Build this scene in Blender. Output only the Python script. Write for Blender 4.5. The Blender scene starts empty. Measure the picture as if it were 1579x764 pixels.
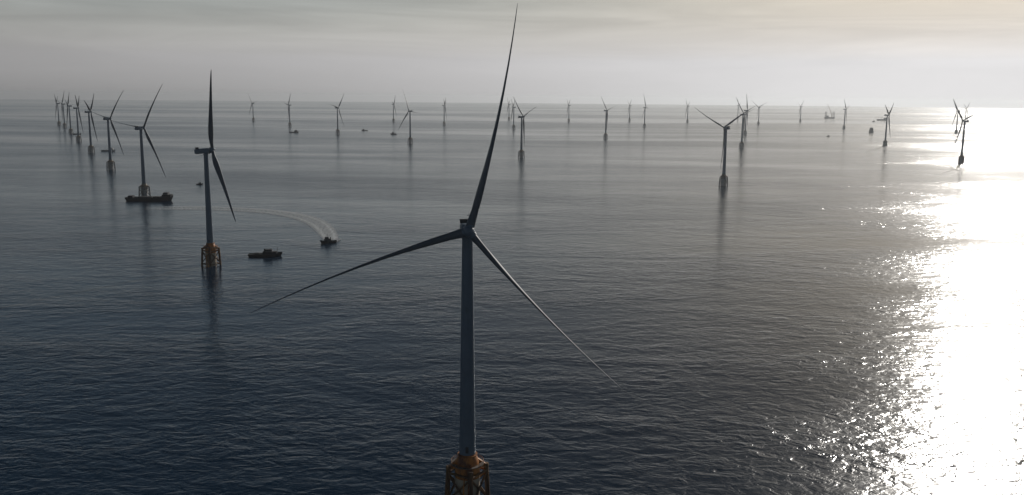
import bpy, bmesh, math, random
from mathutils import Vector, Matrix
random.seed(7)
R = math.radians
S = bpy.context.scene
COL = S.collection

# ------------------------------------------------------------------ camera
CAM_H = 152.0
cam_d = bpy.data.cameras.new('camera'); cam = bpy.data.objects.new('camera', cam_d)
COL.objects.link(cam); S.camera = cam
cam_d.sensor_width = 36.0
cam_d.lens = 36.0 * 1370.0 / 1579.0
cam_d.clip_start = 1.0; cam_d.clip_end = 80000.0
pitch = math.atan(231 / 1370.0); roll = R(0.51)
fw = Vector((0, math.cos(pitch), -math.sin(pitch))); rt = Vector((1, 0, 0)); up = rt.cross(fw)
R0 = rt * math.cos(roll) + up * math.sin(roll)
U0 = up * math.cos(roll) - rt * math.sin(roll)
m = Matrix((R0, U0, -fw)).transposed().to_4x4(); m.translation = Vector((0, 0, CAM_H))
cam.matrix_world = m

# ------------------------------------------------------------------ sky, sun, exposure
SUN_AZ, SUN_EL = 29.0, 21.0
SKY_STRENGTH = 0.10
SUN_STRENGTH = 2.5
EXPOSURE = 0.0
S.view_settings.view_transform = 'Standard'; S.view_settings.look = 'None'
S.view_settings.exposure = EXPOSURE; S.view_settings.gamma = 1.0
S.view_settings.use_curve_mapping = False

W = bpy.data.worlds.new('World'); S.world = W; W.use_nodes = True
nt = W.node_tree; nt.nodes.clear()
def N(t, kind, **kw):
    n = t.nodes.new(kind)
    for k, v in kw.items(): setattr(n, k, v)
    return n
def L(t, a, b): t.links.new(a, b)
def math_node(t, op, a, b=None, c=None, clamp=False):
    n = N(t, 'ShaderNodeMath', operation=op, use_clamp=clamp)
    for i, v in enumerate((a, b, c)):
        if v is None: continue
        if isinstance(v, (int, float)): n.inputs[i].default_value = v
        else: L(t, v, n.inputs[i])
    return n.outputs[0]
def mixc(t, fac, a, b, blend='MIX'):
    n = N(t, 'ShaderNodeMix', data_type='RGBA', blend_type=blend)
    for sock, v in ((n.inputs[0], fac), (n.inputs[6], a), (n.inputs[7], b)):
        if isinstance(v, (int, float)): sock.default_value = v
        elif isinstance(v, tuple): sock.default_value = (*v[:3], 1)
        else: L(t, v, sock)
    return n.outputs[2]
out = N(nt, 'ShaderNodeOutputWorld'); bg = N(nt, 'ShaderNodeBackground')
sky = N(nt, 'ShaderNodeTexSky', sky_type='NISHITA', sun_disc=False)
sky.sun_elevation = R(SUN_EL); sky.sun_rotation = R(SUN_AZ)
sky.altitude = 0; sky.air_density = 1.0; sky.dust_density = 1.0; sky.ozone_density = 1.0
tc = N(nt, 'ShaderNodeTexCoord')
bw = N(nt, 'ShaderNodeRGBToBW'); L(nt, sky.outputs[0], bw.inputs[0])
# thin high overcast: it evens out the clear sky's brightness and takes most of its colour away
lum = math_node(nt, 'MULTIPLY', math_node(nt, 'DIVIDE', bw.outputs[0], math_node(nt, 'ADD', bw.outputs[0], 12.0)), 10.9)
sep = N(nt, 'ShaderNodeSeparateXYZ'); L(nt, tc.outputs['Generated'], sep.inputs[0])
thin = N(nt, 'ShaderNodeMapRange', interpolation_type='SMOOTHSTEP'); thin.inputs[1].default_value = 0.03; thin.inputs[2].default_value = 0.40
thin.inputs[3].default_value = 1.0; thin.inputs[4].default_value = 0.2      # the veil thins out overhead
L(nt, sep.outputs[2], thin.inputs[0])
hue = N(nt, 'ShaderNodeVectorMath', operation='DIVIDE'); L(nt, sky.outputs[0], hue.inputs[0])
cb = N(nt, 'ShaderNodeCombineColor')
for i in range(3): L(nt, bw.outputs[0], cb.inputs[i])
L(nt, cb.outputs[0], hue.inputs[1])
hk = N(nt, 'ShaderNodeMapRange', clamp=True); hk.inputs[1].default_value = 0.04; hk.inputs[2].default_value = 0.17; hk.inputs[3].default_value = 0.0; hk.inputs[4].default_value = 1.0
L(nt, sep.outputs[2], hk.inputs[0])
tint = mixc(nt, hk.outputs[0], (0.995, 0.98, 0.985), hue.outputs[0])
bs = N(nt, 'ShaderNodeVectorMath', operation='SCALE'); L(nt, tint, bs.inputs[0]); L(nt, math_node(nt, 'MULTIPLY', lum, thin.outputs[0]), bs.inputs['Scale'])
base = bs.outputs[0]
# streaky cirrus laid out by direction (long thin bands)
mp = N(nt, 'ShaderNodeMapping'); mp.inputs['Scale'].default_value = (3.0, 3.0, 34.0)
mp.inputs['Rotation'].default_value = (0, R(-2.5), 0)
L(nt, tc.outputs['Generated'], mp.inputs[0])
nz = N(nt, 'ShaderNodeTexNoise'); nz.inputs['Scale'].default_value = 1.2; nz.inputs['Detail'].default_value = 5
nz.inputs['Roughness'].default_value = 0.55; nz.inputs['Distortion'].default_value = 0.6
L(nt, mp.outputs[0], nz.inputs['Vector'])
cr = N(nt, 'ShaderNodeMapRange'); cr.inputs[1].default_value = 0.35; cr.inputs[2].default_value = 0.7
cr.inputs[3].default_value = 0.88; cr.inputs[4].default_value = 1.13
L(nt, nz.outputs[0], cr.inputs[0])
sc_ = N(nt, 'ShaderNodeVectorMath', operation='SCALE'); L(nt, base, sc_.inputs[0])
ca = N(nt, 'ShaderNodeMapRange', interpolation_type='SMOOTHSTEP'); ca.inputs[1].default_value = 0.015; ca.inputs[2].default_value = 0.09; ca.inputs[3].default_value = 0.18; ca.inputs[4].default_value = 1.0
L(nt, sep.outputs[2], ca.inputs[0])
L(nt, math_node(nt, 'ADD', math_node(nt, 'MULTIPLY', math_node(nt, 'SUBTRACT', cr.outputs[0], 1.0), ca.outputs[0]), 1.0), sc_.inputs['Scale'])
L(nt, sc_.outputs[0], bg.inputs[0]); bg.inputs[1].default_value = SKY_STRENGTH
L(nt, bg.outputs[0], out.inputs[0])

sd = bpy.data.lights.new('sun', 'SUN'); sd.energy = SUN_STRENGTH; sd.angle = R(0.53); sd.color = (1.0, 0.95, 0.88)
so = bpy.data.objects.new('sun', sd); COL.objects.link(so)
sdir = Vector((math.sin(R(SUN_AZ)) * math.cos(R(SUN_EL)), math.cos(R(SUN_AZ)) * math.cos(R(SUN_EL)), math.sin(R(SUN_EL))))
so.rotation_euler = sdir.to_track_quat('Z', 'Y').to_euler()
so.location = (0, 0, 400)

# ------------------------------------------------------------------ materials
def mat(name, col, rough=0.6, metal=0.0, var=0.15, scale=0.6, col2=None, thr=(0.45, 0.62), bump=0.0):
    mm = bpy.data.materials.new(name); mm.use_nodes = True; t = mm.node_tree
    b = t.nodes['Principled BSDF']
    co = N(t, 'ShaderNodeTexCoord')
    n = N(t, 'ShaderNodeTexNoise'); n.inputs['Scale'].default_value = scale; n.inputs['Detail'].default_value = 6
    L(t, co.outputs['Object'], n.inputs['Vector'])
    r = N(t, 'ShaderNodeMapRange'); r.inputs[1].default_value = 0.3; r.inputs[2].default_value = 0.7
    r.inputs[3].default_value = 1 - var; r.inputs[4].default_value = 1 + var
    L(t, n.outputs[0], r.inputs[0])
    v = N(t, 'ShaderNodeVectorMath', operation='SCALE'); v.inputs[0].default_value = col; L(t, r.outputs[0], v.inputs['Scale'])
    c = v.outputs[0]
    if col2:
        m2 = N(t, 'ShaderNodeMapping'); m2.inputs['Scale'].default_value = (1, 1, 0.35)
        L(t, co.outputs['Object'], m2.inputs[0])
        n2 = N(t, 'ShaderNodeTexNoise'); n2.inputs['Scale'].default_value = scale * 0.8; n2.inputs['Detail'].default_value = 7
        n2.inputs['Roughness'].default_value = 0.65
        L(t, m2.outputs[0], n2.inputs['Vector'])
        r2 = N(t, 'ShaderNodeMapRange', clamp=True); r2.inputs[1].default_value = thr[0]; r2.inputs[2].default_value = thr[1]
        L(t, n2.outputs[0], r2.inputs[0])
        c = mixc(t, r2.outputs[0], c, col2)
    L(t, c, b.inputs['Base Color'])
    b.inputs['Roughness'].default_value = rough; b.inputs['Metallic'].default_value = metal
    if bump:
        bp = N(t, 'ShaderNodeBump'); bp.inputs['Strength'].default_value = bump; bp.inputs['Distance'].default_value = 0.05
        L(t, n.outputs[0], bp.inputs['Height']); L(t, bp.outputs[0], b.inputs['Normal'])
    return mm
M = dict(
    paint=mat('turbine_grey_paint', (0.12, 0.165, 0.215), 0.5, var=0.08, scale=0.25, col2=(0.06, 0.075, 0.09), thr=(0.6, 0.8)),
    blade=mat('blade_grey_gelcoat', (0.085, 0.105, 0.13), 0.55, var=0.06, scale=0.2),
    cooler=mat('cooler_dark_metal', (0.05, 0.055, 0.06), 0.6),
    yellow=mat('weathered_orange_paint', (0.52, 0.20, 0.04), 0.6, var=0.25, scale=0.35, col2=(0.14, 0.045, 0.018), thr=(0.42, 0.6), bump=0.4),
    legs=mat('rusty_ochre_steel', (0.22, 0.115, 0.04), 0.7, var=0.3, scale=0.4, col2=(0.07, 0.035, 0.02), thr=(0.4, 0.6), bump=0.4),
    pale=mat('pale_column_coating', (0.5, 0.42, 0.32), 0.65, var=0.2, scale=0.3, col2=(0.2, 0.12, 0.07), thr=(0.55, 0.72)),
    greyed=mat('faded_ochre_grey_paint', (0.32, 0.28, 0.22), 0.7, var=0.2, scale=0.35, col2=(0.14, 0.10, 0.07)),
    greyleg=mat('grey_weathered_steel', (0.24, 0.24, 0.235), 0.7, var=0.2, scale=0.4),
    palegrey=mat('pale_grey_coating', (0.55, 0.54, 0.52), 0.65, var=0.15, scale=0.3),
    grate=mat('platform_steel', (0.13, 0.11, 0.09), 0.7),
    hull=mat('dark_hull_paint', (0.012, 0.015, 0.022), 0.8, var=0.3, scale=0.3, col2=(0.022, 0.013, 0.012), thr=(0.6, 0.75)),
    deck=mat('worn_deck_paint', (0.025, 0.03, 0.032), 0.85, var=0.3, scale=0.4),
    house=mat('grey_deckhouse_paint', (0.05, 0.055, 0.062), 0.7, var=0.15, scale=0.5),
    white=mat('off_white_ship_paint', (0.42, 0.43, 0.43), 0.5, var=0.1, scale=0.5),
    glass=mat('dark_window_glass', (0.012, 0.015, 0.02), 0.08, var=0.05),
    crane=mat('crane_dull_orange', (0.20, 0.12, 0.06), 0.6),
    tyre=mat('black_fender_rubber', (0.015, 0.015, 0.015), 0.9),
)

def sea_material():
    mm = bpy.data.materials.new('sea_water'); mm.use_nodes = True; t = mm.node_tree
    b = t.nodes['Principled BSDF']
    b.inputs['Base Color'].default_value = (0.003, 0.019, 0.042, 1)
    b.inputs['IOR'].default_value = 1.333
    co = N(t, 'ShaderNodeTexCoord')
    def noise(scale, rot, stretch, det=2.0, rough=0.5, dist=0.0, off=0):
        mp = N(t, 'ShaderNodeMapping'); mp.inputs['Rotation'].default_value = (0, 0, R(rot))
        mp.inputs['Scale'].default_value = (scale / stretch, scale, scale); mp.inputs['Location'].default_value = (off, off * 1.7, 0)
        L(t, co.outputs['Object'], mp.inputs[0])
        n = N(t, 'ShaderNodeTexNoise', noise_dimensions='2D'); n.inputs['Scale'].default_value = 1.0; n.inputs['Detail'].default_value = det
        n.inputs['Roughness'].default_value = rough; n.inputs['Distortion'].default_value = dist
        L(t, mp.outputs[0], n.inputs['Vector'])
        return n.outputs[0]
    # slicks and wind lanes: long shapes hundreds of metres across that change how rough the surface is
    lane = noise(1 / 420.0, 8, 4.0, 4.0, 0.6, 0.3, 3.1)
    lane2 = noise(1 / 1500.0, -4, 5.0, 3.0, 0.55, 0.2, 7.7)
    k = math_node(t, 'ADD', math_node(t, 'MULTIPLY', lane, 0.5), math_node(t, 'MULTIPLY', lane2, 0.5))
    mr = N(t, 'ShaderNodeMapRange', clamp=True); mr.inputs[1].default_value = 0.42; mr.inputs[2].default_value = 0.58
    mr.inputs[3].default_value = 0.40; mr.inputs[4].default_value = 1.15
    L(t, k, mr.inputs[0])
    h = math_node(t, 'MULTIPLY', noise(1 / 19.0, -22, 1.7, 2, 0.5, 0.4, 1.0), 0.55)
    h = math_node(t, 'ADD', h, math_node(t, 'MULTIPLY', noise(1 / 7.0, -34, 1.7, 3, 0.55, 0.5, 2.0), 0.72))
    h = math_node(t, 'ADD', h, math_node(t, 'MULTIPLY', noise(1 / 3.2, 10, 1.3, 3, 0.6, 0.4, 5.0), 0.24))
    gust = N(t, 'ShaderNodeMapRange', clamp=True); gust.inputs[1].default_value = 0.35; gust.inputs[2].default_value = 0.65
    gust.inputs[3].default_value = 0.65; gust.inputs[4].default_value = 1.3
    L(t, noise(1 / 75.0, 30, 2.2, 3, 0.6, 0.6, 9.0), gust.inputs[0])
    h = math_node(t, 'MULTIPLY', h, math_node(t, 'MULTIPLY', mr.outputs[0], gust.outputs[0]))
    h = math_node(t, 'MULTIPLY', h, 1.05)
    bp = N(t, 'ShaderNodeBump'); bp.inputs['Strength'].default_value = 1.0; bp.inputs['Distance'].default_value = 1.0
    L(t, h, bp.inputs['Height']); L(t, bp.outputs[0], b.inputs['Normal'])
    rr = N(t, 'ShaderNodeMapRange', clamp=True); rr.inputs[1].default_value = 0.40; rr.inputs[2].default_value = 1.15
    rr.inputs[3].default_value = 0.135; rr.inputs[4].default_value = 0.21
    L(t, mr.outputs[0], rr.inputs[0]); L(t, rr.outputs[0], b.inputs['Roughness'])
    return mm

def foam_material():
    mm = bpy.data.materials.new('churned_foam'); mm.use_nodes = True; t = mm.node_tree
    b = t.nodes['Principled BSDF']; b.inputs['Base Color'].default_value = (0.62, 0.65, 0.66, 1); b.inputs['Roughness'].default_value = 0.9
    uv = N(t, 'ShaderNodeAttribute', attribute_name='foam_cover')
    co = N(t, 'ShaderNodeTexCoord')
    n = N(t, 'ShaderNodeTexNoise'); n.inputs['Scale'].default_value = 0.35; n.inputs['Detail'].default_value = 6; n.inputs['Roughness'].default_value = 0.7
    L(t, co.outputs['Object'], n.inputs['Vector'])
    r = N(t, 'ShaderNodeMapRange', clamp=True); r.inputs[1].default_value = 0.22; r.inputs[2].default_value = 0.6
    L(t, n.outputs[0], r.inputs[0])
    a = math_node(t, 'MULTIPLY', r.outputs[0], uv.outputs['Fac'], clamp=True)
    L(t, a, b.inputs['Alpha'])
    return mm

# ------------------------------------------------------------------ mesh helpers
class MB:
    def __init__(s): s.v = []; s.f = []; s.sm = []
    def add(s, vs, fs, smooth=False):
        o = len(s.v); s.v += [tuple(v) for v in vs]; s.f += [tuple(i + o for i in f) for f in fs]; s.sm += [smooth] * len(fs)
        return s
    def box(s, c, d, rz=0, taper=1.0):
        x, y, z = (q / 2 for q in d); vs = []
        for sx, sy, sz in ((-1,-1,-1),(1,-1,-1),(1,1,-1),(-1,1,-1),(-1,-1,1),(1,-1,1),(1,1,1),(-1,1,1)):
            k = taper if sz > 0 else 1
            p = Matrix.Rotation(rz, 3, 'Z') @ Vector((sx * x * k, sy * y * k, sz * z)) + Vector(c); vs.append(p)
        return s.add(vs, [(0,3,2,1),(4,5,6,7),(0,1,5,4),(1,2,6,5),(2,3,7,6),(3,0,4,7)])
    def tube(s, p0, p1, r0, r1=None, n=12, cap=True):
        r1 = r0 if r1 is None else r1; p0 = Vector(p0); p1 = Vector(p1); d = (p1 - p0).normalized()
        a = d.cross(Vector((0, 0, 1))); a = Vector((1, 0, 0)) if a.length < 1e-4 else a.normalized(); b = d.cross(a)
        vs = []
        for p, r in ((p0, r0), (p1, r1)):
            for i in range(n):
                t = 2 * math.pi * i / n; vs.append(p + a * math.cos(t) * r + b * math.sin(t) * r)
        s.add(vs, [(i, (i + 1) % n, n + (i + 1) % n, n + i) for i in range(n)], True)
        if cap:
            s.add(vs[:n], [tuple(range(n))[::-1]]); s.add(vs[n:], [tuple(range(n))])
        return s
    def loft(s, rings, smooth=True, cap=True, closed=True):
        n = len(rings[0]); vs = [p for r in rings for p in r]; fs = []
        for k in range(len(rings) - 1):
            for i in range(n if closed else n - 1):
                j = (i + 1) % n; fs.append((k*n+i, k*n+j, (k+1)*n+j, (k+1)*n+i))
        s.add(vs, fs, smooth)
        if cap: s.add(rings[0], [tuple(range(n))[::-1]]); s.add(rings[-1], [tuple(range(n))])
        return s
    def lathe(s, prof, n=32, axis='Z', c=(0, 0, 0)):
        rings = []
        for r, z in prof:
            ring = []
            for i in range(n):
                t = 2 * math.pi * i / n; x, y = r * math.cos(t), r * math.sin(t)
                ring.append(Vector((x, y, z)) + Vector(c) if axis == 'Z' else Vector((x, -z, y)) + Vector(c))
            rings.append(ring)
        return s.loft(rings)
    def build(s, name, material, parent=None, loc=None, M4=None):
        me = bpy.data.meshes.new(name); me.from_pydata(s.v, [], s.f)
        me.polygons.foreach_set('use_smooth', s.sm)
        bm = bmesh.new(); bm.from_mesh(me); bmesh.ops.recalc_face_normals(bm, faces=bm.faces); bm.to_mesh(me); bm.free()
        me.materials.append(material); me.update()
        o = bpy.data.objects.new(name, me); COL.objects.link(o)
        if parent: o.parent = parent
        if M4 is not None: o.matrix_local = M4
        elif loc: o.location = loc
        return o
def tag(o, label=None, cat=None, group=None, kind=None):
    for k, v in (('label', label), ('category', cat), ('group', group), ('kind', kind)):
        if v: o[k] = v
    return o
def empty(name, loc=(0, 0, 0), rz=0):
    o = bpy.data.objects.new(name, None); COL.objects.link(o); o.location = loc; o.rotation_euler = (0, 0, rz)
    o.empty_display_size = 1; return o
KIDS = {}
def copy_tree(o, parent=None):
    c = o.copy(); COL.objects.link(c)
    if parent: c.parent = parent
    for ch in [q for q in ALL if q.parent == o]: copy_tree(ch, c)
    return c

# ------------------------------------------------------------------ sea
SEA_R = 26000.0
b = MB(); n = 180
rad = [0, 600, 2000, 6000, SEA_R]
vs = [Vector((0, 0, 0))] + [Vector((r * math.cos(2*math.pi*i/n), r * math.sin(2*math.pi*i/n), 0)) for r in rad[1:] for i in range(n)]
fs = [(0, 1 + i, 1 + (i + 1) % n) for i in range(n)]
for k in range(len(rad) - 2):
    for i in range(n):
        j = (i + 1) % n; fs.append((1+k*n+i, 1+(k+1)*n+i, 1+(k+1)*n+j, 1+k*n+j))
b.add(vs, fs)
sea = b.build('sea', sea_material()); tag(sea, 'dark rippled open sea with sun glitter', 'sea', kind='structure')

# ------------------------------------------------------------------ haze (real air)
HAZE_DENSITY = 3.3e-5
b = MB(); b.box((0, 0, 94), (53000, 53000, 190))
hz = bpy.data.materials.new('haze_air'); hz.use_nodes = True; t = hz.node_tree; t.nodes.clear()
o_ = N(t, 'ShaderNodeOutputMaterial'); pv = N(t, 'ShaderNodeVolumePrincipled')
pv.inputs['Color'].default_value = (0.84, 0.885, 0.925, 1); pv.inputs['Density'].default_value = HAZE_DENSITY; pv.inputs['Anisotropy'].default_value = 0.52
L(t, pv.outputs[0], o_.inputs['Volume'])
haze = b.build('haze', hz); tag(haze, 'thin pale sea haze filling the air', 'haze', kind='stuff')

# ------------------------------------------------------------------ turbine meshes
BL = 80.0; BEND = 6.3
def blade_mesh():
    b = MB(); rings = []
    prof = [(0.0, 2.9, 1.0, 0), (0.03, 2.9, 0.98, 0), (0.08, 3.2, 0.72, 12), (0.14, 4.4, 0.48, 16), (0.20, 4.9, 0.36, 15), (0.28, 4.6, 0.29, 12),
            (0.38, 3.9, 0.26, 10), (0.5, 3.1, 0.24, 9), (0.62, 2.5, 0.22, 8), (0.74, 2.0, 0.21, 7), (0.85, 1.5, 0.21, 6), (0.93, 1.1, 0.22, 6),
            (0.975, 0.7, 0.26, 5), (1.0, 0.22, 0.4, 5)]
    n = 20
    for s, ch, th, tw in prof:
        ring = []; z = 1.2 + (BL - 1.2) * s; sw = BEND * s * s; cone = 2.5 * s
        le = 0.5 if s <= 0.03 else 0.33
        for i in range(n):
            a = 2 * math.pi * i / n; u = 0.5 - 0.5 * math.cos(a)      # 0 leading, 1 trailing
            if s <= 0.03: y = 0.5 * math.cos(a) * ch; x = 0.5 * math.sin(a) * ch * th
            else:
                y = (le - u) * ch
                tt = 5 * th * (0.2969*math.sqrt(u) - 0.126*u - 0.3516*u*u + 0.2843*u**3 - 0.1036*u**4)
                x = math.copysign(tt, math.sin(a)) * ch if abs(math.sin(a)) > 1e-6 else 0
            p = Matrix.Rotation(R(tw), 3, 'Z') @ Vector((x, y, 0))
            ring.append(Vector((p.x + sw, p.y + cone, z)))
        rings.append(ring)
    b.loft(rings); return b
def rot_box(b, c, size, bev, n=5):
    # rounded-section body along Y
    hx, hz_ = size[0] / 2, size[2] / 2
    def ring(y, k, dz=0):
        r = []
        for qx, qz, a0 in ((1, 1, 0), (-1, 1, 90), (-1, -1, 180), (1, -1, 270)):
            for i in range(n + 1):
                a = R(a0 + 90 * i / n)
                r.append(Vector((c[0] + (qx*(hx-bev) + math.cos(a)*bev)*k, y, c[2] + dz + (qz*(hz_-bev) + math.sin(a)*bev)*k)))
        return r
    y0, y1 = c[1] - size[1]/2, c[1] + size[1]/2
    b.loft([ring(y0, 0.72), ring(y0+0.35, 0.9), ring(y0+1.1, 1.0), ring(y1-2.2, 1.0), ring(y1-0.6, 0.88), ring(y1, 0.7)])
    return b

def make_turbine():
    root = empty('wind_turbine')
    # --- foundation: open steel cage of legs and braces round a column, orange shoulder on top
    TOPZ = 20.2
    b = MB(); b.lathe([(3.15, TOPZ+0.6), (3.15, TOPZ), (3.6, TOPZ-0.6), (4.3, TOPZ-2.4), (4.75, TOPZ-5.0), (4.75, TOPZ-8.4)], 36)
    b.lathe([(3.75, TOPZ+0.35), (3.75, TOPZ+0.05)], 36)
    b.build('transition_piece', M['yellow'], root)
    b = MB(); b.lathe([(4.7, TOPZ-8.5), (4.7, -3)], 32)
    b.build('central_column', M['pale'], root)
    legs = []
    for k in range(4):
        a = R(12 + 90 * k); ca, sa = math.cos(a), math.sin(a)
        legs.append((ca, sa))
        b = MB(); top = Vector((7.1*ca, 7.1*sa, TOPZ-4.6)); bot = Vector((8.2*ca, 8.2*sa, -4))
        b.tube(bot, top, 0.95, 0.9, 16); b.tube(top - Vector((0, 0, 0.1)), top + Vector((0, 0, 0.7)), 1.15, 0.9, 16)
        b.build('leg', M['legs'], root)
        # sloping box-girder shoulder
        b = MB(); inner = Vector((2.9*ca, 2.9*sa, TOPZ-0.9)); outer = Vector((7.2*ca, 7.2*sa, TOPZ-4.2))
        sd_ = Vector((-sa, ca, 0)) * 0.75; dn = Vector((0, 0, -1))
        b.loft([[inner+sd_, inner-sd_, inner-sd_+dn*3.6, inner+sd_+dn*3.6], [outer+sd_, outer-sd_, outer-sd_+dn*1.3, outer+sd_+dn*1.3]], smooth=False)
        b.build('shoulder_girder', M['yellow'], root)
    for k in range(4):
        (c0, s0), (c1, s1) = legs[k], legs[(k+1) % 4]
        b = MB(); P = lambda c, s, z: Vector(((7.4 + (8.2-7.4)*(14-z)/14)*c, (7.4 + (8.2-7.4)*(14-z)/14)*s, z))
        b.tube(P(c0, s0, 13.2), P(c1, s1, 2.2), 0.42, n=10); b.tube(P(c1, s1, 13.2), P(c0, s0, 2.2), 0.40, n=10)
        b.tube(P(c0, s0, 13.6), P(c1, s1, 13.6), 0.45, n=10); b.tube(P(c0, s0, 1.6), P(c1, s1, 1.6), 0.4, n=10)
        b.build('cross_brace', M['legs'], root)
    # platform with railing
    b = MB(); pz = TOPZ - 3.4
    segs = 24
    ri, ro = 4.6, 6.2
    ring = lambda r, z: [Vector((r*math.cos(2*math.pi*i/segs), r*math.sin(2*math.pi*i/segs), z)) for i in range(segs)]
    b.loft([ring(ri, pz), ring(ro, pz), ring(ro, pz+0.25), ring(ri, pz+0.25), ring(ri, pz)], smooth=False, cap=False)
    pl = b.build('platform', M['grate'], root)
    b = MB()
    for i in range(segs):
        a0, a1 = 2*math.pi*i/segs, 2*math.pi*(i+1)/segs
        p0 = Vector((6.1*math.cos(a0), 6.1*math.sin(a0), pz+0.25)); p1 = Vector((6.1*math.cos(a1), 6.1*math.sin(a1), pz+0.25))
        b.tube(p0, p0 + Vector((0, 0, 1.15)), 0.05, n=5, cap=False)
        for hh in (0.6, 1.15): b.tube(p0 + Vector((0, 0, hh)), p1 + Vector((0, 0, hh)), 0.045, n=5, cap=False)
    b.build('railing', M['yellow'], pl)
    # boat landing: two fender tubes and ladder on the lee side
    b = MB()
    for sx in (-0.9, 0.9):
        b.tube((sx, -9.6, -2), (sx, -9.6, 10.5), 0.28, n=8); b.tube((sx, -9.6, 10.5), (sx, -4.4, 13.2), 0.25, n=8)
        b.tube((sx, -9.6, 3), (sx*1.5, -3.7, 3), 0.22, n=8)
    for i in range(26): b.tube((-0.9, -9.6, 0.2+i*0.4), (0.9, -9.6, 0.2+i*0.4), 0.05, n=5)
    b.build('boat_landing', M['yellow'], root)
    # --- tower
    b = MB(); prof = []
    z0, z1 = TOPZ + 0.6, 103.5
    for i in range(13):
        f = i / 12; prof.append((3.05 + (1.95 - 3.05) * f, z0 + (z1 - z0) * f))
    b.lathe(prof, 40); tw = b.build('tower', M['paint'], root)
    b = MB()
    for f in (0.45,): b.lathe([(3.05-1.1*f+0.03, z0+(z1-z0)*f-0.15), (3.05-1.1*f+0.06, z0+(z1-z0)*f), (3.05-1.1*f+0.03, z0+(z1-z0)*f+0.15)], 40)
    b.build('flange_ring', M['paint'], tw)
    b = MB(); b.box((0, -3.06, z0+2.4), (1.1, 0.12, 2.4)); b.build('door', M['cooler'], tw)
    # --- nacelle in its own frame: rotor axis is -Y, origin on the tower top
    b = MB(); rot_box(b, (0, 3.5, -0.1), (4.6, 12.2, 4.5), 0.9); b.tube((0, 0, -3.3), (0, 0, -2.2), 2.15, 2.3, 24)
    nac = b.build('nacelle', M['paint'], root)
    b = MB(); b.box((0, 7.3, 2.7), (4.4, 2.2, 1.3)); b.box((0, 7.3, 3.4), (4.7, 2.5, 0.14))
    for i in range(7): b.box((-1.95+i*0.65, 6.15, 2.7), (0.12, 0.1, 1.1))
    b.build('cooler', M['cooler'], nac)
    b = MB(); b.tube((1.2, 8.6, 1.6), (1.2, 8.6, 5.2), 0.06, n=6); b.box((1.2, 8.6, 5.25), (0.5, 0.12, 0.12)); b.box((1.2, 8.6, 4.6), (1.3, 0.08, 0.08)); b.box((.7, 8.6, 4.7), (0.2, 0.2, 0.3))
    b.build('wind_mast', M['cooler'], nac)
    b = MB(); b.lathe([(0.05, 2.9), (0.7, 2.75), (1.4, 2.2), (1.95, 1.3), (2.2, 0.2), (2.25, -1.2), (2.1, -2.3), (1.9, -2.5)], 28, axis='Y')
    for k in range(3):
        a = R(120 * k); d = Vector((math.sin(a), 0, math.cos(a))); b.tube(d * 1.2, d * 2.5, 1.6, 1.5, 18)
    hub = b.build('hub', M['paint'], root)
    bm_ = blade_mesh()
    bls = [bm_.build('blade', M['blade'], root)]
    for _ in range(2):
        c = bls[0].copy(); COL.objects.link(c); bls.append(c)
    return root

def pose(root, x, y, psi, phi, bl=80.0, hubz=106.0, tilt=5.0, offs=(0, 0, 0), bends=(1, 1, 1), kids=None):
    root.location = (x, y, 0)
    ps, ti, ph = R(psi), R(tilt), R(phi)
    n_ = Vector((math.sin(ps)*math.cos(ti), -math.cos(ps)*math.cos(ti), math.sin(ti)))
    u = Vector((math.cos(ps), math.sin(ps), 0)); v = n_.cross(u)
    c = Vector((0, 0, hubz)) + n_ * 5.5
    fr = Matrix((u, -n_, v)).transposed().to_4x4()
    k = 0
    for o in kids:
        nm = o.name.split('.')[0]
        if nm == 'nacelle': mm = fr.copy(); mm.translation = Vector((0, 0, hubz)); o.matrix_local = mm
        elif nm == 'tower': o.scale = (1, 1, (hubz - 2.6) / 103.4) if abs(hubz-106) > .01 else (1, 1, 1)
        elif nm == 'hub':
            mm = (fr @ Matrix.Rotation(ph, 4, 'Y')).copy(); mm.translation = c; o.matrix_local = mm
        elif nm == 'blade':
            th = ph + k * 2*math.pi/3 + offs[k]
            bd = u * math.sin(th) + v * math.cos(th); tg = v * math.sin(th) - u * math.cos(th)
            mm = Matrix((tg, n_, bd)).transposed().to_4x4(); mm.translation = c
            mm = mm @ Matrix.Diagonal((bends[k], 1, bl / 80.0, 1)); o.matrix_local = mm; k += 1

G = 'offshore wind turbines of the wind farm'
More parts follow.
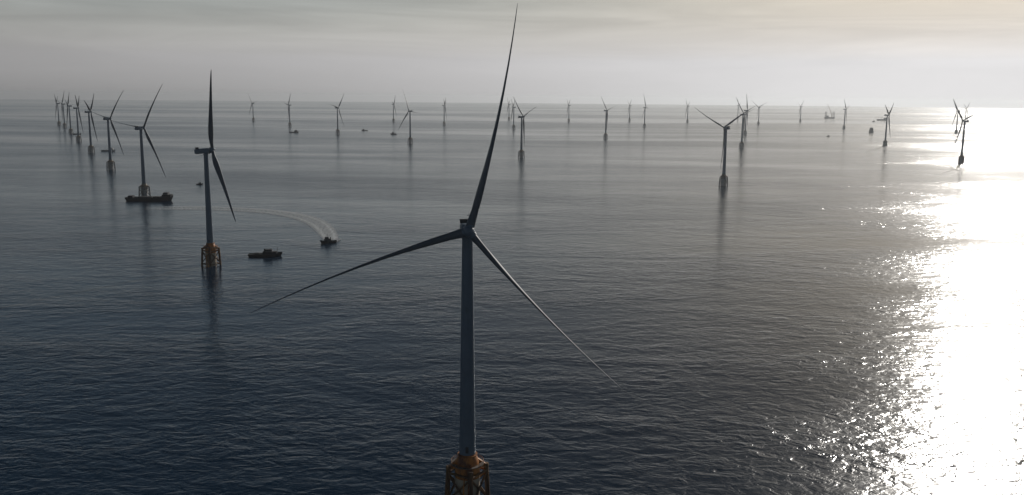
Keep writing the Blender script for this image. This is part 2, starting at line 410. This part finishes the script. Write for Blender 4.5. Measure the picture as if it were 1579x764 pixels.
# x, y, yaw, rotor phase, blade length, hub height, label
TURB = [
 (-16.0, 315.1, 7.3, 18.0, 80.0, 105.1, 'nearest wind turbine, filling the centre of the picture from top edge to bottom'),
 (-272, 790, 120, 102, 75.1, 103.5, 'tall turbine with one blade straight up, on an orange base left of the workboat'),
 (-551, 1325, 152, 87, 80.7, 103.0, 'turbine standing right behind the long dark barge'),
 (-818, 1810, 149, 82, 78, 103.0, 'turbine with a pale vessel behind its tower foot, just beyond the barge turbine'),
 (-1101, 2329, 104, 57, 78.7, 106, 'turbine with steep blades in the left row, next behind the pale vessel turbine'),
 (-1401, 2883, 111, 65, 81.6, 107, 'fourth turbine of the left row counting back from the long dark barge'),
 (-1714, 3469, -57, 53, 80, 106, 'turbine in the left row with a small low vessel beside its foot'),
 (-2043, 4081, -50, 43, 80, 106, 'next to last turbine of the left row, one blade reaching well above the horizon'),
 (-2210, 4362, -69, 61, 79.4, 106, 'farthest and leftmost turbine of the left row'),
 (-1558, 5380, -45, 83, 79.8, 106, 'distant turbine with a blade leaning left, first one right of the tall upright bladed turbine'),
 (-1120, 4497, -90, 84, 80, 106, 'distant turbine with a dark ship lying just right of its foot'),
 (-708, 3617, 69, 45, 80, 106, 'distant turbine whose blade points up right, between the ship and the two small far boats'),
 (-734, 5506, 86, 46, 80, 106, 'faint thin turbine just left of the turbine above the small far boats'),
 (-339, 2952, -41, 99, 79.2, 105.6, 'mid-distance turbine with a blade angled down left towards a small boat'),
 (-378, 4918, 89, 61, 80, 106, 'thin far turbine alone, midway between the small boats and the nearest turbine\'s upper blade'),
 (-29, 6261, -81, 72, 80, 106, 'faintest turbine directly right of the nearest turbine\'s upper blade'),
 (3, 4438, -82, 65, 80, 106, 'far slender turbine squeezed between the faintest one and the Y-bladed one by the upper blade'),
 (22, 2297, 115, 54, 78.2, 103.8, 'turbine with Y-shaped blades and round cage base, right of the nearest turbine\'s upper blade'),
 (366, 5903, -84, 66, 80, 106, 'small distant turbine alone between the Y-bladed turbine and the larger one to its right'),
 (359, 3470, 111, 49, 78.9, 106, 'mid-distance turbine with a blade leaning up left and long reflection, right of centre'),
 (808, 6230, -85, 63, 80, 106, 'left one of two faint distant turbines standing close together right of centre'),
 (717, 4893, 51, 107, 80, 106, 'right and slightly larger one of two faint turbines standing close together right of centre'),
 (1173, 6039, -87, 73, 80, 106, 'faint distant turbine just above the left blade tip of the wide-armed turbine'),
 (377, 1586, -159, 66, 74, 102.8, 'dark turbine with wide outstretched blades and round cage base, largest on the right half'),
 (729, 2849, 105, 51, 80, 105.5, 'second turbine behind the wide-armed one, crossing its right blade, with a dark base and reflection'),
 (1015, 3915, 68, 100, 80, 106, 'turbine hidden close behind another tower, its blade pointing straight up'),
 (1840, 7362, 64, 77, 80, 106, 'tiny faint turbine at the horizon in the cluster behind the wide-armed turbine, leftmost of it'),
 (1534, 5611, -154, 59, 80, 106, 'rightmost turbine of the cluster behind the wide-armed turbine'),
 (2088, 6527, -89, 61, 80, 106, 'faint isolated turbine left of the far jack-up vessel'),
 (1803, 4885, 57, 78, 80, 106, 'thin turbine with one blade up left, just right of the far jack-up vessel'),
 (1274, 3060, 55, 62, 78, 105, 'turbine in front of the far crane ship, near the left edge of the bright water'),
 (1125, 2236, -146, 50, 77.5, 104.7, 'dark turbine standing in the bright sun glitter, largest at the right edge'),
 (2154, 4355, -90, 79, 80, 106, 'thin turbine just behind and left of the large one in the sun glitter'),
 (3082, 6124, 81, 69, 80, 106, 'faintest turbine at the far right, behind the large one in the sun glitter'),
]
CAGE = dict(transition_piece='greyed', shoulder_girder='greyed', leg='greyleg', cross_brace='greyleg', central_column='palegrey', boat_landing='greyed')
proto = make_turbine()
ALL = list(COL.objects)
for i, (x, y, ps, ph, bl, hz_, lab) in enumerate(TURB):
    r = proto if i == 0 else copy_tree(proto)
    tag(r, lab, 'wind turbine', G); r['_i'] = i
    del r['_i']
    kids = [o for o in COL.objects if o.parent == r]
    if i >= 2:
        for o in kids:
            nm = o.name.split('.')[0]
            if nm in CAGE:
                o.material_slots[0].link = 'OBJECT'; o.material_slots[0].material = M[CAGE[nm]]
    if i == 0: pose(r, x, y, ps, ph, bl, hz_, 3.9, (-0.015, 0.040, -0.048), (1.1, 0.9, 1.14), kids)
    else: pose(r, x, y, ps, ph, bl, hz_, kids=kids)

# ------------------------------------------------------------------ vessels
def hull(Lh, B, D, sheer=0.8, bow=0.25, flare=1.12, stern=0.92, rise=1.0, draft=0.6):
    """bow towards +X; deck loop lofted from waterline to gunwale"""
    def outline(k, z0, sh):
        pts = []; n = 14
        side = []
        for i in range(n + 1):
            f = i / n; x = -Lh/2 + Lh * f
            w = B/2
            if f < 0.12: w *= stern + (1-stern) * f/0.12
            if f > 1 - bow:
                q = (f - (1 - bow)) / bow; w *= math.sqrt(max(0, 1 - q**2.2))
            w = max(w, 0.05)
            z = z0 + sh * (max(0, f - 0.45) / 0.55)**2 * rise
            side.append((x * (k if x > 0 else 1.0), w, z))
        pts = [Vector((x, w, z)) for x, w, z in side] + [Vector((x, -w, z)) for x, w, z in reversed(side)]
        return pts
    b = MB()
    r0 = [Vector((p.x * .93, p.y * .8, -draft)) for p in outline(1.0, 0, 0)]
    r1 = [Vector((p.x * .97, p.y * .97, D * .45)) for p in outline(1.0, 0, 0)]
    r2 = outline(flare if Lh < 25 else 1.03, D, sheer)
    b.loft([r0, r1, r2], smooth=False, cap=False)
    # bulwark and deck
    bw_ = min(0.9, Lh * .018)
    r3 = [Vector((p.x, p.y, p.z + bw_)) for p in r2]; r4 = [Vector((p.x * .985, p.y * .95, p.z + bw_)) for p in r2]; r5 = [Vector((p.x * .985, p.y * .95, p.z)) for p in r2]
    b.loft([r2, r3, r4, r5], smooth=False, cap=False)
    dk = MB(); n = len(r5) // 2
    ring = r5; fs = [(i, i+1, 2*n-2-i, 2*n-1-i) for i in range(n-1)]
    dk.add(ring, fs)
    return b, dk
def ship(name, loc, rz, Lh, B, D, sheer, label, cat, houses, extras=(), hullm='hull', group=None, bow=.25):
    root = empty(name, (loc[0], loc[1], 0), rz); tag(root, label, cat, group)
    hb, dk = hull(Lh, B, D, sheer, bow)
    h = hb.build('hull', M[hullm], root); dk.build('deck', M['deck'], root)
    b = MB(); o_ = [(Lh*(-.485 + .7*i/10), B/2*(1 - .07*max(0, 1-i/2))) for i in range(11)]
    o_ = o_ + [(x_, -y_) for x_, y_ in reversed(o_)]
    q = .22*Lh/20
    b.loft([[Vector((x_*(1+k_*.01), y_ + math.copysign(k_*q, y_), D*.72+z_*q)) for x_, y_ in o_] for k_, z_ in ((0, -1), (1, -.6), (1, .6), (0, 1))], smooth=False, cap=False, closed=False)
    b.build('rubbing_strake', M['tyre'], h)
    for nm, x, y, z, lx, ly, lz, mt, win in houses:
        b = MB(); b.box((x, y, z + lz/2), (lx, ly, lz), taper=.95); b.box((x, y, z + lz + .1), (lx*1.03, ly*1.03, .18))
        o = b.build(nm, M[mt], root)
        if win:
            w = MB(); zz = z + lz * .64; hx, hy = lx/2*.985, ly/2*.985; dz = lz*.13
            def rg(k, z_): return [Vector((x+hx*k, y+hy*k, z_)), Vector((x-hx*k, y+hy*k, z_)), Vector((x-hx*k, y-hy*k, z_)), Vector((x+hx*k, y-hy*k, z_))]
            w.loft([rg(.97, zz-dz), rg(1.0, zz-dz), rg(1.0, zz+dz), rg(.97, zz+dz), rg(.97, zz-dz)], smooth=False, cap=False)
            w.build('window', M['glass'], o)
    for kind, *a in extras:
        b = MB()
        if kind == 'mast':
            x, z, hgt = a; b.tube((x, 0, z), (x, 0, z+hgt), .16, .08, 8); b.tube((x, -1.2, z+hgt*.7), (x, 1.2, z+hgt*.7), .07, n=6); b.box((x+.3, 0, z+hgt*.5), (.5, 1.6, .22)); b.tube((x, 0, z+hgt*.95), (x-1.6, 0, z), .05, n=5)
            b.build('mast', M['house'], root)
        elif kind == 'funnel':
            x, y, z, hgt, r = a; b.tube((x, y, z), (x-.3, y, z+hgt), r, r*.85, 14); b.tube((x-.3, y, z+hgt), (x-.35, y, z+hgt+.5), r*.35, n=8)
            b.build('funnel', M['hull'], root)
        elif kind == 'crane':
            x, z, hgt, ln, ang, lift = a
            b.tube((x, 0, z), (x, 0, z+hgt), hgt*.09, hgt*.08, 14); b.box((x, 0, z+hgt+hgt*.08), (hgt*.3, hgt*.22, hgt*.16))
            c = b.build('crane', M['crane'], root)
            j = MB(); p0 = Vector((x, 0, z+hgt)); d = Vector((math.cos(ang)*math.cos(lift), math.sin(ang)*math.cos(lift), math.sin(lift))); sdv = d.cross(Vector((0,0,1))).normalized(); u_ = sdv.cross(d)
            w = max(.35, ln*.022); nseg = 12
            cs = [(sdv*w+u_*w), (-sdv*w+u_*w), (-sdv*w-u_*w), (sdv*w-u_*w)]
            for q in cs: j.tube(p0+q, p0+d*ln+q*.35, w*.2, n=6)
            for i in range(nseg):
                f0, f1 = i/nseg, (i+1)/nseg
                for e in range(4):
                    q0, q1 = cs[e], cs[(e+1) % 4]
                    j.tube(p0+d*ln*f0+q0*(1-.65*f0), p0+d*ln*f1+q1*(1-.65*f1), w*.12, n=5)
            j.build('boom', M['crane'], c)
            k = MB(); tip = p0+d*ln; k.tube(tip, tip+Vector((0,0,-ln*.35)), w*.08, n=5); k.box(tip+Vector((0,0,-ln*.35-w)), (w, w, w*2)); k.tube(p0+Vector((0,0,hgt*.35))-d*hgt*.15, tip, w*.08, n=5); k.tube(p0, p0+Vector((0,0,hgt*.35))-d*hgt*.15, w*.25, n=6)
            k.build('rigging', M['cooler'], c)
        elif kind == 'cargo':
            for (x, y, z, lx, ly, lz) in a[0]: b.box((x, y, z+lz/2), (lx, ly, lz))
            b.build('deck_cargo', M[a[1]], root)
        elif kind == 'jack':
            for x, y in a[0]:
                j = MB(); w = 2.6; h_ = a[1]
                cs = [(w, w), (-w, w), (-w, -w), (w, -w)]
                for cx, cy in cs: j.tube((x+cx, y+cy, -4), (x+cx, y+cy, h_), .5, n=6)
                nb = 16
                for i in range(nb):
                    for e in range(4):
                        (ax, ay), (bx, by) = cs[e], cs[(e+1) % 4]
                        j.tube((x+ax, y+ay, h_*i/nb), (x+bx, y+by, h_*(i+1)/nb), .22, n=5)
                j.build('leg', M['hull'], root)
    return root

# the long dark barge in front of the third turbine
ship('deck_barge', (-528, 1286), R(3.5), 66, 15, 4.0, 2.4, 'long dark flat barge with raised bow lying across a turbine\'s foot', 'barge',
     [('forecastle', 25.5, 0, 5.0, 13, 11, 3.6, 'hull', True), ('wheelhouse', 24, 0, 8.6, 7, 9, 2.8, 'house', True), ('deckhouse', -26, 0, 4.0, 7, 9, 2.8, 'hull', False)],
     [('cargo', [(-6, 1, 4, 20, 8, 1.6), (10, -1, 4, 8, 7, 2.0), (-19, 0, 4, 4, 6, 1.4)], 'deck'), ('mast', 24, 11.4, 4.5)], bow=.16)
# dark workboat between tall turbine and the tug
ship('workboat', (-237, 840), R(8), 31.5, 8.5, 1.7, 1.5, 'low dark workboat with a long open aft deck, closest boat to the camera', 'workboat',
     [('deckhouse', 4.5, 0, 1.8, 13, 6.4, 2.3, 'hull', True), ('wheelhouse', 3.5, 0, 4.2, 6.5, 5, 2.2, 'house', True)],
     [('mast', 11.8, 3.6, 5.0), ('funnel', -.2, 1.6, 4.8, 1.8, .5), ('funnel', -.2, -1.6, 4.8, 1.8, .5), ('cargo', [(-7.5, .5, 2.2, 5, 4, .8)], 'deck')])
TG = 'small boats working in the wind farm'
def tug(loc, rz, Lh, label, cat='tugboat', hm='hull'):
    k = Lh / 16.0
    return ship('tugboat', loc, rz, Lh, 5.4*k, 1.7*k, 1.3*k, label, cat,
        [('deckhouse', .6*k, 0, 1.8*k, 6*k, 3.6*k, 2.0*k, 'house', True), ('wheelhouse', 1.6*k, 0, 3.9*k, 3*k, 3*k, 1.9*k, 'house', True)],
        [('mast', .9*k, 5.9*k, 3.2*k), ('funnel', -2.2*k, 0, 3.5*k, 1.8*k, .5*k), ('cargo', [(-5.2*k, 0, 1.7*k, 1.6*k, 1.8*k, .9*k)], 'deck')], hullm=hm, group=TG)
tug((-193, 921), R(215), 17, 'small dark tugboat throwing up white spray at the head of a curved wake')
tug((-538, 1523), R(20), 11, 'tiny dark boat just left of the tall upright bladed turbine\'s tower', 'boat')
tug((-486, 3640), R(160), 27, 'small dark boat left of the mid-distance turbine\'s foot', 'boat')
tug((1346, 3822), R(30), 16, 'tiny dark boat below the far jack-up vessel', 'boat')
tug((2673, 6657), R(10), 24, 'speck of a boat between the compact dark vessel and the crane ship', 'boat')
ship('supply_ship', (-914, 3735), R(-6), 40, 10, 3.2, 2.4, 'dark supply ship just right of a distant turbine\'s foot', 'ship',
     [('deckhouse', 9, 0, 3.6, 12, 8.5, 5.2, 'hull', True), ('wheelhouse', 10, 0, 8.8, 6, 7, 2.6, 'house', True)], [('mast', 9, 11.4, 6), ('funnel', 1.5, 0, 4, 5, .9)])
ship('supply_ship', (-666, 4020), R(172), 29, 8, 2.4, 1.6, 'small faint ship on open water right of the up-right bladed distant turbine', 'ship',
     [('deckhouse', 5, 0, 2.6, 9, 6, 3.2, 'house', True), ('wheelhouse', 6, 0, 5.8, 4, 5, 2.2, 'white', True)], [('mast', 5, 8, 5)], hullm='house')
ship('supply_ship', (-1089, 2400), R(4), 36, 9, 2.6, 1.6, 'pale flat vessel passing behind the foot of the second turbine from the barge', 'ship',
     [('deckhouse', 9, 0, 2.9, 9, 7, 3.6, 'white', True), ('wheelhouse', 10, 0, 6.5, 5, 6, 2.4, 'white', True)], [('mast', 9, 9, 5), ('cargo', [(-6, 0, 2.6, 12, 5, 1.4)], 'deck')], hullm='white')
ship('supply_ship', (-1650, 3385), R(3), 30, 9, 3.0, 1.6, 'small dark low vessel beside a turbine foot in the left row', 'ship',
     [('deckhouse', 6, 0, 3.2, 9, 7, 3.6, 'hull', True)], [('mast', 6, 7, 5)])
ship('crew_vessel', (1737, 4345), R(70), 42, 22, 7, 3, 'compact dark high-sided vessel on open water, left of the crane ship\'s turbine', 'ship',
     [('deckhouse', 2, 0, 8, 20, 18, 11, 'hull', True), ('wheelhouse', 4, 0, 19.2, 12, 14, 5, 'house', True)], [('mast', 2, 24, 10), ('funnel', -9, 4, 8, 14, 2)])
ship('crane_ship', (2930, 7126), R(3), 82, 26, 9, 2, 'far crane ship with its boom lowered to the left, behind a turbine tower', 'ship',
     [('deckhouse', 24, 0, 10, 20, 20, 12, 'hull', True)], [('crane', -4, 9, 16, 62, R(180), R(-4)), ('mast', 24, 22, 14)])
ship('jackup_vessel', (2722, 7720), R(4), 88, 34, 9, 1, 'pale far jack-up vessel with tall thin legs standing near the horizon', 'ship',
     [('deckhouse', -26, 0, 10, 18, 26, 14, 'house', True)], [('jack', [(32, 12), (32, -12), (-36, 12), (-36, -12)], 58), ('crane', 14, 9, 26, 92, R(170), R(66))])

# ------------------------------------------------------------------ wakes
FM = foam_material()
def wake(name, pts, w0, w1, d0, d1, label, z=0.3):
    """flat foam sheet along pts; width and foam density vary from head to tail"""
    P = [Vector((x, y, z)) for x, y in pts]
    fine = []
    for i in range(len(P) - 1):
        p0 = P[max(0, i-1)]; p1 = P[i]; p2 = P[i+1]; p3 = P[min(len(P)-1, i+2)]
        for k in range(10):
            t_ = k / 10
            fine.append(.5*((2*p1)+(-p0+p2)*t_+(2*p0-5*p1+4*p2-p3)*t_*t_+(-p0+3*p1-3*p2+p3)*t_**3))
    fine.append(P[-1]); vs, fs, dn = [], [], []; nw = 8
    for i, p in enumerate(fine):
        f = i / (len(fine)-1); d = (fine[min(i+1, len(fine)-1)] - fine[max(i-1, 0)]).normalized(); s_ = Vector((-d.y, d.x, 0)); w = w0 + (w1-w0)*f**.8
        for j in range(nw+1):
            q = j/nw*2-1; vs.append(p + s_*q*w/2)
            edge = (1-abs(q)**2.5); arms = .45+.55*math.exp(-((abs(q)-.62)/.22)**2)
            dn.append(max(0, edge*arms*(d0+(d1-d0)*f**.45)*(1 if f < .93 else (1-f)/.07)))
    for i in range(len(fine)-1):
        for j in range(nw): a = i*(nw+1)+j; fs.append((a, a+1, a+nw+2, a+nw+1))
    b = MB(); b.add(vs, fs); o = b.build(name, FM)
    at = o.data.attributes.new('foam_cover', 'FLOAT', 'POINT'); at.data.foreach_set('value', dn)
    return tag(o, label, 'wake', kind='stuff')
wake('wake_foam', [(-189, 927), (-196, 948), (-207, 985), (-222, 1030), (-246, 1085), (-285, 1140), (-340, 1180), (-420, 1200), (-500, 1195)], 12, 48, 2.6, .95,
     'white foam wake curving away behind the small tugboat')
def spray(name, c, label):
    """low plumes of white water: many small droplets clumps"""
    b = MB(); rnd = random.Random(3)
    for i in range(900):
        side = rnd.choice((-1, 1)); tt = rnd.random()
        x = c[0] + side*(2.6 + 4*tt) + rnd.gauss(0, .5) + 2; y = c[1] + 1 + 22*tt + rnd.gauss(0, .8); z = max(.05, (3.2*(1-tt)**.7)*rnd.random()**.7)
        r = .12 + .3*rnd.random(); p = Vector((x, y, z))
        vs = [p+Vector(v)*r for v in ((1,0,0),(-1,0,0),(0,1,0),(0,-1,0),(0,0,1),(0,0,-1))]
        b.add(vs, [(0,2,4),(2,1,4),(1,3,4),(3,0,4),(2,0,5),(1,2,5),(3,1,5),(0,3,5)], True)
    fm = mat('white_spray', (.75, .77, .78), .9, var=.05)
    return tag(b.build(name, fm), label, 'spray', kind='stuff')
spray('bow_spray', (-193, 921, 0), 'white water thrown up around the small tugboat')
